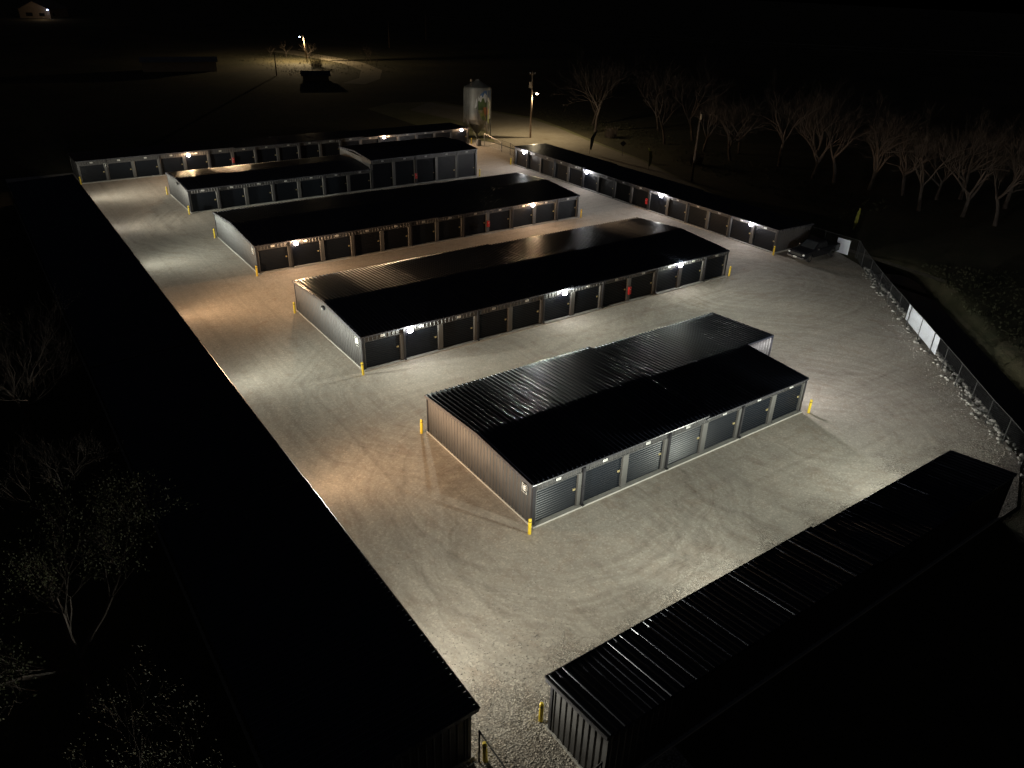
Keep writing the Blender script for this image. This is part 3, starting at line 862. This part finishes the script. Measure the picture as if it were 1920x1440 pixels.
# ------------------------------------------------------------------ poles
def pole_light(col, power, tight):
    L = bpy.data.lights.new("lamp_light", 'POINT'); L.color = col; L.energy = power; L.shadow_soft_size = .12
    L.use_nodes = True; nt = L.node_tree; em = nt.nodes.get("Emission")
    ge = N(nt, "ShaderNodeNewGeometry"); sp = N(nt, "ShaderNodeSeparateXYZ"); nt.links.new(ge.outputs["Incoming"], sp.inputs[0])
    d = mth(nt, 'MULTIPLY_ADD', sp.outputs[2], -.5, .5)
    nt.links.new(ramp(nt, d, [(.40, .015), (.5, .08), (.5+.10*tight, .75), (.5+.30*tight, 1.), (1.0, .45)]), em.inputs["Strength"])
    return L
def street_light(name, label, x, y, h, lampz, arm, col, power, lens, transformer=False, wood='wood', lean=0.0, tight=1.0):
    root = empty(name, (x, y, 0), label=label, cat="lamp pole")
    b = MB(); b.tube([(0, 0, -.3), (lean*.5, 0, h*.5), (lean, 0, h)], [.17, .14, .10], 12); b.build("pole", M[wood], root, smooth=True)
    if lampz:
        k = lean*lampz/h
        b = MB(); b.tube([(k, 0, lampz-.1), (k+arm[0]*.5, arm[1]*.5, lampz+.12), (k+arm[0], arm[1], lampz+.08)], .03, 6); a = b.build("lamp_arm", M['galv'], root)
        b = MB(); b.loft([[(k+arm[0]+r*math.cos(t*math.pi/5), arm[1]+r*math.sin(t*math.pi/5), lampz+z) for t in range(10)] for r, z in ((.12, .16), (.19, .08), (.19, -.02))])
        b.build("lamp_head", M['galv'], root)
        b = MB(); b.loft([[(k+arm[0]+r*math.cos(t*math.pi/5), arm[1]+r*math.sin(t*math.pi/5), lampz+z) for t in range(10)] for r, z in ((.18, -.025), (.19, -.12), (.10, -.24))])
        b.build("lamp_glass", M[lens], root)
        L = pole_light(col, power, tight)
        lo = bpy.data.objects.new("lamp_light", L); COL.objects.link(lo); lo.parent = root; lo.location = (k+arm[0], arm[1], lampz-.40)
    if transformer:
        b = MB(); b.tube([(-.32, 0, 8.05), (-.32, 0, 8.95), (-.32, 0, 9.02)], [.26, .26, .2], 14); b.build("transformer", M['siding'], root, smooth=False)
        b = MB(); b.box(-.6, .6, -.05, .05, h-.45, h-.33); b.build("crossarm", M['wood'], root)
        b = MB()
        for q in (-.5, .5, 0): b.tube([(q, 0, h-.33), (q, 0, h-.12)], .05, 8)
        b.build("insulator", M['white'], root)
    return root
street_light("street_lamp", "wooden utility pole with transformer and warm lamp beside the silo", 61.7, 84.9, 10.6, 7.25, (.75, -.45), (1.0, .80, .50), 3600, 'lens_street', True)
street_light("street_lamp", "distant leaning pole with a bluish white lamp above far trees", 72.8, 214.8, 7.4, 6.9, (-1.0, .1), (1.0, .74, .40), 15000, 'lens_blue', lean=-.6, tight=.9)
up = street_light("utility_pole", "dark utility pole behind the right hand row, no lamp", 63.0, 48.6, 9.1, None, None, None, 0, None, wood='barkd')
b = MB(); b.box(-.5, .5, -.05, .05, 8.6, 8.72); b.build("crossarm", M['barkd'], up)
b = MB(); b.tube([(0, -.15, 8.2), (0, -.15, 8.95)], .13, 8); b.build("insulator", M['siding'], up)
street_light("utility_pole", "slim distant pole left of the far pole lamp", 52.4, 184, 5.8, None, None, None, 0, None)
street_light("utility_pole", "tall dim pole at the top edge of the view", 118, 250, 9, None, None, None, 0, None)
# overhead wires far to the right
wr = empty("power_line", (150, 200, 0), label="two thin power wires crossing the dark at upper right", cat="power line")
for k, dz in enumerate((9.0, 8.0)):
    b = MB(); n = 24; A = Vector((0, 80, dz)); B = Vector((110, -130, dz))
    b.tube([A.lerp(B, i/n)-Z*(2.2*4*(i/n)*(1-i/n)) for i in range(n+1)], .05, 4); b.build("wire", M['galv'], wr)
for q in ((0, 80), (110, -130)):
    b = MB(); b.tube([(q[0], q[1], 0), (q[0], q[1], 9.6)], .16, 8); b.build("support_pole", M['wood'], wr)

# ------------------------------------------------------------------ flags and road sign
def feather(label, x, y, h, w, mat, lean, rz):
    root = empty("feather_flag", (x, y, 0), rz, label=label, cat="flag", group="feather flags by the road")
    b = MB(); pts = [(0, 0, 0), (0, 0, h*.55), (lean*.35, 0, h*.85), (lean, 0, h)]; b.tube(pts, [.03, .025, .02, .012], 6); b.build("flag_pole", M['black'], root)
    b = MB(); n = 14; L = []; Rr = []
    for i in range(n+1):
        t = i/n; z = h*(.18+.82*t)
        lx = lean*max(0, (t-.5)/.5)**1.6
        ww = w*math.sin(min(1, .25+t*.9)*math.pi*.5)*(1-t**4)
        L.append((lx, .012*math.sin(i), z)); Rr.append((lx+ww, .05*math.sin(i*.8), z-.05))
    for i in range(n):
        th = Vector((0, .006, 0))
        a, b2, c, d = (Vector(q) for q in (L[i], Rr[i], Rr[i+1], L[i+1]))
        b.face([a-th, b2-th, c-th, d-th]); b.face([d+th, c+th, b2+th, a+th])
    b.build("flag_cloth", M[mat], root)
feather("dark feather flag curving right on the roadside behind the right row", 62.2, 69.6, 3.7, .62, 'flag_dark', 1.0, R(-35))
feather("yellow feather flag beyond the roof of the right row", 62.4, 56.6, 3.3, .55, 'flag_yellow', -.35, R(-35))
feather("dim yellow green feather flag behind the dark pickup", 60.2, 21.8, 3.1, .5, 'flag_yellow', .3, R(-30))
rs = empty("road_sign", (65.75, 65.9, 0), R(-35), label="diamond road sign seen from behind at the road edge", cat="road sign")
b = MB(); b.tube([(0, 0, 0), (0, 0, 2.3)], .035, 6); b.build("sign_post", M['galv'], rs)
b = MB(); s = .48
b.loft([[(0, -.03, 1.9-s), (s, -.03, 1.9), (0, -.03, 1.9+s), (-s, -.03, 1.9)], [(0, -.05, 1.9-s), (s, -.05, 1.9), (0, -.05, 1.9+s), (-s, -.05, 1.9)]]); b.build("sign_plate", M['gutter'], rs)

# ------------------------------------------------------------------ pickup
pk = empty("pickup_truck", (49.75, 19.3, 0), 0, label="black pickup truck parked in shadow at the end of the right row", cat="pickup truck")
def prof_body(y0, y1, prof, mb, inset=0):
    mb.loft([[(x, y, z) for x, z in prof] for y in (y0, y1)])
W2 = .98
b = MB()
sec = [(-2.95, .45), (-2.95, .75), (-2.85, 1.02), (-1.45, 1.14), (-1.35, 1.16), (1.0, 1.18), (2.90, 1.20), (2.92, .50), (2.35, .42), (2.2, .72), (1.8, .82), (1.4, .72), (1.25, .40), (-1.4, .40), (-1.55, .72), (-1.95, .82), (-2.35, .72), (-2.5, .42)]
b.loft([[(x*(.985 if abs(y) > .9 else 1), y, z if z < .9 or abs(y) < .9 else z-.06) for x, z in sec] for y in (-W2, -.86, .86, W2)])
b.build("body", M['carpaint'], pk)
b = MB()
r0 = [(-1.40, -.88, 1.12), (-1.40, .88, 1.12), (1.0, .88, 1.16), (1.0, -.88, 1.16)]
r1 = [(-.55, -.70, 1.74), (-.55, .70, 1.74), (.80, .70, 1.74), (.80, -.70, 1.74)]
r2 = [(-.45, -.62, 1.79), (-.45, .62, 1.79), (.70, .62, 1.79), (.70, -.62, 1.79)]
b.loft([r0, r1, r2]); b.build("cabin", M['carpaint'], pk)
def win(nm, q):
    b = MB(); b.face(q); b.build(nm, M['glass'], pk)
win("windshield", [(-1.34, -.80, 1.175), (-1.34, .80, 1.175), (-.60, .66, 1.72), (-.60, -.66, 1.72)][::-1])
for s in (-1, 1):
    win("side_window", [(-1.05, s*.877, 1.20), (-.10, s*.872, 1.20), (-.10, s*.738, 1.66), (-.52, s*.738, 1.66)])
    win("side_window", [(.0, s*.872, 1.20), (.82, s*.868, 1.20), (.72, s*.738, 1.66), (.0, s*.738, 1.66)])
    b = MB(); b.bev(-2.99, -2.86, s*.92-.17 if s > 0 else -.92-.02, s*.92+.02 if s > 0 else -.92+.17, .78, .93, .02); b.build("headlight", M['lampglass'], pk)
    b = MB(); b.bev(-1.05, -.88, s*1.0-.0 if s > 0 else -1.2, 1.2 if s > 0 else -1.0, 1.15, 1.32, .03); b.build("side_mirror", M['chrome'], pk)
    b = MB(); b.bev(2.90, 2.95, s*.9-.06, s*.9+.06, .8, 1.1, .01); b.build("tail_light", M['red'], pk)
b = MB(); b.bev(-2.985, -2.93, -.66, .66, .66, .92, .02); b.build("grille", M['tyre'], pk)
b = MB(); b.bev(-3.07, -2.93, -.95, .95, .42, .62, .04); b.build("bumper", M['chrome'], pk)
b = MB(); b.box(-3.085, -3.072, -.20, .20, .46, .60); b.build("number_plate", M['white'], pk)
b = MB(); b.box(1.1, 2.82, -.80, .80, 1.205, 1.215); b.build("bed", M['tyre'], pk)
for x in (-1.95, 1.8):
    for s in (-1, 1):
        yy = s*.86
        b = MB(); b.tube([(x, yy-.12, .39), (x, yy+.12, .39)], .39, 20); w = b.build("wheel", M['tyre'], pk)
        b = MB(); b.tube([(x, yy+s*.10, .39), (x, yy+s*.135, .39)], .23, 14); b.build("rim", M['chrome'], w)

# ------------------------------------------------------------------ trees
def grow(mb, rnd, p, d, L, r, depth, spread, tips, k=5, up=.25):
    segs = 3
    pts = [p]; rad = [r]; q = p.copy(); dd = d.copy()
    for i in range(segs):
        dd = (dd+Vector((rnd.uniform(-1, 1), rnd.uniform(-1, 1), rnd.uniform(-.4, .8)))*.20).normalized()
        q = q+dd*(L/segs); pts.append(q.copy()); rad.append(max(.005, r*(1-.42*(i+1)/segs)))
    mb.tube(pts, rad, k if depth > 1 else 3, cap=False)
    if depth == 0: tips.append((q, dd)); return
    n = rnd.choice((2, 3, 3)) if depth > 1 else rnd.choice((2, 3, 4))
    for i in range(n):
        a = rnd.uniform(0, 2*math.pi); t = rnd.uniform(.35, 1.0) if i else 1.0
        base = pts[0].lerp(pts[-1], t) if t < 1 else pts[-1]
        idx = min(segs, int(t*segs)); base = pts[idx]
        o = dd.orthogonal().normalized(); o2 = dd.cross(o)
        nd = (dd*math.cos(spread*rnd.uniform(.5, 1.2))+(o*math.cos(a)+o2*math.sin(a))*math.sin(spread*rnd.uniform(.6, 1.2))+Z*up*.5).normalized()
        grow(mb, rnd, base, nd, L*rnd.uniform(.64, .88), rad[idx]*rnd.uniform(.46, .70), depth-1, spread, tips, k, up)

def tree_protos(n, seed, H, depth, spread, bark, leaves=0, trunks=1, leafm='leaf', name="bare_tree", up=.25):
    out = []
    for j in range(n):
        rnd = random.Random(seed+j)
        tb, cb = MB(), MB(); tips = []
        for t in range(trunks):
            off = Vector((rnd.uniform(-.3, .3), rnd.uniform(-.3, .3), 0))*(trunks > 1)
            d0 = Vector((rnd.uniform(-.25, .25), rnd.uniform(-.25, .25), 1)).normalized()
            pts = [off-Z*.2]; r0 = H*.019; rad = [r0*1.25]; q = off-Z*.2; th = H*rnd.uniform(.20, .32)
            for i in range(4):
                d0 = (d0+Vector((rnd.uniform(-1, 1), rnd.uniform(-1, 1), .5))*.12).normalized(); q = q+d0*(th/4); pts.append(q.copy()); rad.append(r0*(1-.09*i))
            tb.tube(pts, rad, 8, cap=False)
            for i in range(rnd.choice((3, 4))):
                a = i*2.1+rnd.uniform(-.5, .5); el = rnd.uniform(.35, .95)
                nd = Vector((math.cos(a)*math.sin(el), math.sin(a)*math.sin(el), math.cos(el)))
                grow(cb, rnd, pts[-1 if i < 2 else -2], nd, H*rnd.uniform(.22, .30), r0*rnd.uniform(.55, .72), depth, spread, tips, 5, up)
        root = empty(name, (0, 0, 0))
        tb.build("trunk", M[bark], root); cb.build("branches", M[bark], root)
        if leaves:
            lb = MB()
            for tp, dd in tips:
                for _ in range(leaves):
                    c = tp+Vector((rnd.gauss(0, .20), rnd.gauss(0, .20), rnd.gauss(0, .18)))
                    s = rnd.uniform(.03, .065); u = Vector((rnd.uniform(-1, 1), rnd.uniform(-1, 1), rnd.uniform(-1, 1))).normalized(); w = u.orthogonal().normalized()
                    lb.face([c-u*s, c-w*s*.6, c+u*s, c+w*s*.6])
            lb.build("crown", M[leafm], root)
        out.append(root)
    return out
def place_tree(protos, used, i, x, y, rz, sc, label, cat, group):
    src = protos[i % len(protos)]
    if src.name not in used: o = src; used.add(src.name)
    else:
        o = src.copy(); COL.objects.link(o)
        for ch in list(src.children):
            c = ch.copy(); COL.objects.link(c); c.parent = o
    o.location = (x, y, ground_h(x, y)); o.rotation_euler = (0, 0, rz); o.scale = (sc, sc, sc*1.0)
    return tag(o, label, cat, group)
used = set()
bare = tree_protos(5, 40, 12.0, 5, .62, 'bark', up=.16)
RT = [(76, 84.5, 1.08, "bare spreading tree nearest the street lamp, its pale trunk lit"), (80, 90, 1.0, "bare tree just left of the spreading lit tree, mostly dark"),
      (79, 70, .95, "dim bare tree behind the dark feather flag"), (80.5, 62.5, .9, "dim bare tree behind the diamond road sign"), (79, 55.5, 1.0, "dim bare tree behind the yellow feather flag"),
      (82.5, 49, 1.05, "dim bare tree behind the lone utility pole"),
      (80.4, 41.5, 1.0, "faint bare tree right of the lone utility pole"), (80.5, 38.0, 1.08, "tallest forked bare tree left of the far right tree group"), (81.5, 33.2, 1.0, "bare tree with a thick slanting trunk in the right tree line"),
      (82.9, 29.0, 1.05, "bare tree with a narrow crown in the middle of the right tree line"), (77.2, 23.6, .95, "nearer bare tree in the right tree line, low fork"), (79.5, 19.3, 1.0, "bare tree third from the right edge"),
      (79.0, 15.2, .95, "bare tree second from the right edge"), (77.9, 11.2, .98, "bare tree at the right edge of the view"), (84.5, 58.5, .95, "faint bare tree deep behind the yellow feather flag"), (86, 70, 1.05, "faint bare tree deep behind the diamond sign"), (87.5, 80, 1.0, "faint bare tree deep behind the lit spreading tree"), (85.5, 35.2, 1.1, "faint bare tree behind the tallest forked one"),
      (88.5, 18.5, 1.1, "faint bare tree behind the one third from the right edge"), (84.8, 25.5, .9, "slender faint bare tree wedged between two nearer ones in the right group"), (84.5, 13.0, 1.0, "faint bare tree behind the last two at the right edge"),
      (86.5, 45, 1.0, "faint bare tree set back behind the gap in the tree line"), (88, 24, 1.05, "faint bare tree set back behind the right tree group")]
for i, (x, y, s, lab) in enumerate(RT):
    place_tree(bare, used, i, x, y, i*2.4+.4, s, lab, "tree", "bare trees along the right side")
leafy = tree_protos(3, 90, 9.5, 5, .62, 'barkd', leaves=11, name="leafy_tree")
LT = [(-20.0, 0.5, .95, "leafy tree at lower left, nearest the black roof"), (-25.8, -2.5, .95, "leafy tree in the bottom left corner"), (-24.5, 9.0, .85, "sparse leafy tree above the lower left trees"),
      (-29.5, 20.5, .98, "leafy tree at the left edge, halfway up"), (-22.5, 33.0, .95, "greenish leafy tree at middle left behind the bare one"), (-30.5, 42, 1.0, "leafy tree at the left edge above the others"), (-19.8, -8.5, .8, "low leafy tree at the bottom beside the long roof")]
for i, (x, y, s, lab) in enumerate(LT):
    place_tree(leafy, used, i, x, y, i*1.7, s, lab, "tree", "leafy trees left of the long row")
bare2 = tree_protos(1, 131, 8.5, 5, .62, 'bark', name="bare_tree")
place_tree(bare2, used, 0, -19.6, 22.5, .7, 1.0, "bare twiggy tree at middle left beside the long black roof", "tree", "bare trees left of the long row")
place_tree(bare2, used, 0, -19.5, 11.5, 2.9, .8, "smaller bare twiggy tree below the middle left one", "tree", "bare trees left of the long row")
far = tree_protos(2, 170, 6.5, 3, .6, 'bark', name="small_tree")
FT = [(76.5, 224, 1.0, "distant pale bare tree just left of the far lamp pole"), (71.5, 229, .85, "distant bare tree at the left of the far lit clump"), (79.5, 229, .9, "distant bare tree hidden behind the far lamp pole"), (87.0, 203, .95, "distant bare tree right of the far lane"),
      (90.5, 208, 1.05, "tallest distant bare tree right of the far lane"), (86.5, 196, .8, "smaller distant bare tree beside the far lane"), (67.5, 232, .7, "smallest distant bare tree in the far clump")]
for i, (x, y, s, lab) in enumerate(FT):
    place_tree(far, used, i, x, y, i*1.3, s, lab, "tree", "distant bare trees around the far lamp")
# dry bush by the far lamp
def bush(x, y, s, lab):
    rnd = random.Random(int(x*10)); b = MB()
    for i in range(160):
        a = rnd.uniform(0, 6.28); r = s*math.sqrt(rnd.random())*.7; p = Vector((r*math.cos(a), r*math.sin(a), 0))
        q = p*1.5+Vector((rnd.uniform(-.3, .3), rnd.uniform(-.3, .3), s*rnd.uniform(.7, 1.5)))
        b.tube([p, p.lerp(q, .5)+Vector((0, 0, .2)), q], [.03, .02, .008], 3, cap=False)
    tag(b.build("bush", M['barkd'], loc=(x, y, 0)), lab, "bush")
bush(69.6, 199.5, 2.2, "dark leafless bush below the far lamp pole")
bush(74.5, 78.5, 1.3, "scrubby bush at the foot of the tree near the street lamp")
bush(71.8, 56.0, 1.2, "scrubby bush on the verge past the diamond sign")

# ------------------------------------------------------------------ distant buildings
def gable_house(name, label, loc, rz, L, Wd, h, rise, wall, roofm, windows=()):
    root = empty(name, loc, rz, label=label, cat="building")
    b = MB(); b.box(0, L, 0, Wd, -.2, h)
    b.face([(0, 0, h), (0, Wd/2, h+rise), (0, Wd, h)][::-1]); b.face([(L, 0, h), (L, Wd, h), (L, Wd/2, h+rise)]); b.build("wall", wall, root)
    b = MB(); o = .5; t = .18
    for s in (0, 1):
        y0, y1 = (-o, Wd/2) if s == 0 else (Wd+o, Wd/2); z0 = h-o*rise/(Wd/2)
        b.loft([[(-o, y0, z0), (-o, y0, z0+t), (-o, y1, h+rise+t), (-o, y1, h+rise)], [(L+o, y0, z0), (L+o, y0, z0+t), (L+o, y1, h+rise+t), (L+o, y1, h+rise)]])
    b.build("roof", roofm, root)
    for (a, c, z0, z1, face) in windows:
        b = MB()
        if face == 'f': b.box(a, c, -.06, .02, z0, z1)
        else: b.box(-.06, .02, a, c, z0, z1)
        b.build("window", M['glass'], root)
    return root
hs = gable_house("house", "far house with a pale gable at the top left corner", (18.0, 440, 0), R(-28), 22, 14, 3.9, 3.4, M['siding'], M['shingle'],
    [(2.5, 5.0, 1.0, 2.4, 's'), (8.0, 11.0, .9, 2.5, 's'), (3, 5, 1, 2.4, 'f')])
hs.rotation_euler = (0, 0, R(62)); hs.location = (31.5, 440, 0)
hl = empty("house_lamp", (30.6, 438.5, 3.9), label="blue white lamp at the corner of the far house", cat="lamp")
b = MB(); b.bev(-.35, .35, -.35, .35, -.25, .25, .08); b.build("lamp_glass", M['lens_house'], hl)
L = bpy.data.lights.new("lamp_light", 'POINT'); L.color = (1.0, .70, .42); L.energy = 260; L.shadow_soft_size = .3
lo = bpy.data.objects.new("lamp_light", L); COL.objects.link(lo); lo.parent = hl; lo.location = (-3.2, -7.0, -.4)
gable_house("shed", "small dark shed in front of the far lamp pole", (54.6, 171, 0), R(-18), 6.2, 4.0, 1.3, .7, M['black'], M['black'])
gable_house("long_shed", "long low pale shed barely visible in the dark at upper left", (24, 203, 0), R(-14), 18, 5, 2.4, .8, M['siding'], M['galv'])
for i, (x, y, s) in enumerate(((12, 436, 1.6), (5, 438, 1.9), (8, 428, 1.4))):
    place_tree(far, used, i, x, y, i*2.1, s, ("bare tree just left of the far house", "bare tree at the far top left edge", "bare tree in front of the far house garden")[i], "tree", "trees by the far house")

# ------------------------------------------------------------------ loose stone
def stones(name, label, pts, mat, seed):
    rnd = random.Random(seed); mb = MB()
    for x, y, s in pts:
        z = max(ground_h(x, y)+.02, -9) if name == 'riprap' else 0
        n = len(mb.v)
        ax = [Vector((1, 0, 0)), Vector((-.5, .87, 0)), Vector((-.5, -.87, 0))]
        a = rnd.uniform(0, 6.28); ca_, sa = math.cos(a), math.sin(a)
        base = [(math.cos(t)*s*rnd.uniform(.7, 1.2), math.sin(t)*s*rnd.uniform(.6, 1.0)) for t in (0, 1.1, 2.2, 3.3, 4.4, 5.4)]
        top = [(q[0]*.55, q[1]*.55) for q in base]; hz = s*rnd.uniform(.5, .95)
        rt = lambda q, zz: (x+q[0]*ca_-q[1]*sa, y+q[0]*sa+q[1]*ca_, z+zz)
        mb.loft([[rt(q, -.2*s) for q in base], [rt(q, hz*.45) for q in base], [rt(q, hz*rnd.uniform(.85, 1.1)) for q in top]])
    return tag(mb.build(name, mat), label, "stones", kind='stuff')
rnd = random.Random(3)
M['stone'] = paint("pale_limestone", (.27, .26, .24), .9, 0, .45, 1.7, .3)
M['pebble'] = paint("gravel_stone", (.32, .295, .265), .9, 0, .5, 3.1, .3)
pts = []
for i in range(2300):
    s = rnd.uniform(-3.5, 42); n = .35+abs(rnd.gauss(0, .75)) if rnd.random() < .8 else rnd.uniform(-.5, .5)
    n = min(n, 2.4)
    if rnd.random() > .35+.65*(.5+.5*math.sin(s*.55+1.0)): continue
    q = fl(s, n); pts.append((q[0], q[1], rnd.choice((.05, .06, .08, .10, .14, .18))*rnd.uniform(.8, 1.2)))
stones("riprap", "white broken stones along the foot of the long fence", pts, M['stone'], 1)
pts = []
for i in range(5200):
    x = rnd.uniform(-9.0, -2.5); y = rnd.uniform(-18, -2)+abs(rnd.gauss(0, .1))
    if rnd.random() > ss(1, -9, y)+0.05: continue
    if x > -6.3 and y < -9.6: continue
    pts.append((x, y, rnd.uniform(.012, .036)))
for i in range(600):
    s = rnd.uniform(5, 36); n = -abs(rnd.gauss(0, 1.0)); q = fl(s, n); pts.append((q[0], q[1], rnd.uniform(.014, .045)))
stones("loose_gravel", "loose gravel stones scattered at the bottom entrance", pts, M['pebble'], 2)
# grass tufts on the bank across the ditch and on the verges
def tufts(name, label, spots, mat, seed):
    rnd = random.Random(seed); mb = MB()
    for x, y, s in spots:
        z = ground_h(x, y)
        for k in range(7):
            a = rnd.uniform(0, 6.28); l = s*rnd.uniform(.6, 1.3); w = .02+.02*s; dx, dy = math.cos(a), math.sin(a)
            bx, by = x+rnd.gauss(0, s*.3), y+rnd.gauss(0, s*.3)
            mb.face([(bx-dy*w, by+dx*w, z), (bx+dy*w, by-dx*w, z), (bx+dx*l*.5, by+dy*l*.5, z+l)])
    return tag(mb.build(name, mat), label, "grass", kind='stuff')
sp = []
for i in range(2600):
    s = rnd.uniform(-6, 55); n = 6.4+abs(rnd.gauss(0, 7)); q = fl(s, n); sp.append((q[0], q[1], rnd.uniform(.07, .22)))
for i in range(1500):
    y = rnd.uniform(26, 112); x = 57+ (y-26)*.16+rnd.uniform(8, 20); sp.append((x, y, rnd.uniform(.12, .4)))
for i in range(500):
    sp.append((rnd.uniform(55, 90), rnd.uniform(180, 240), rnd.uniform(.2, .5)))
tufts("grass", "tufts of rough dry grass on the banks and verges", sp, M['drygrass'], 4)
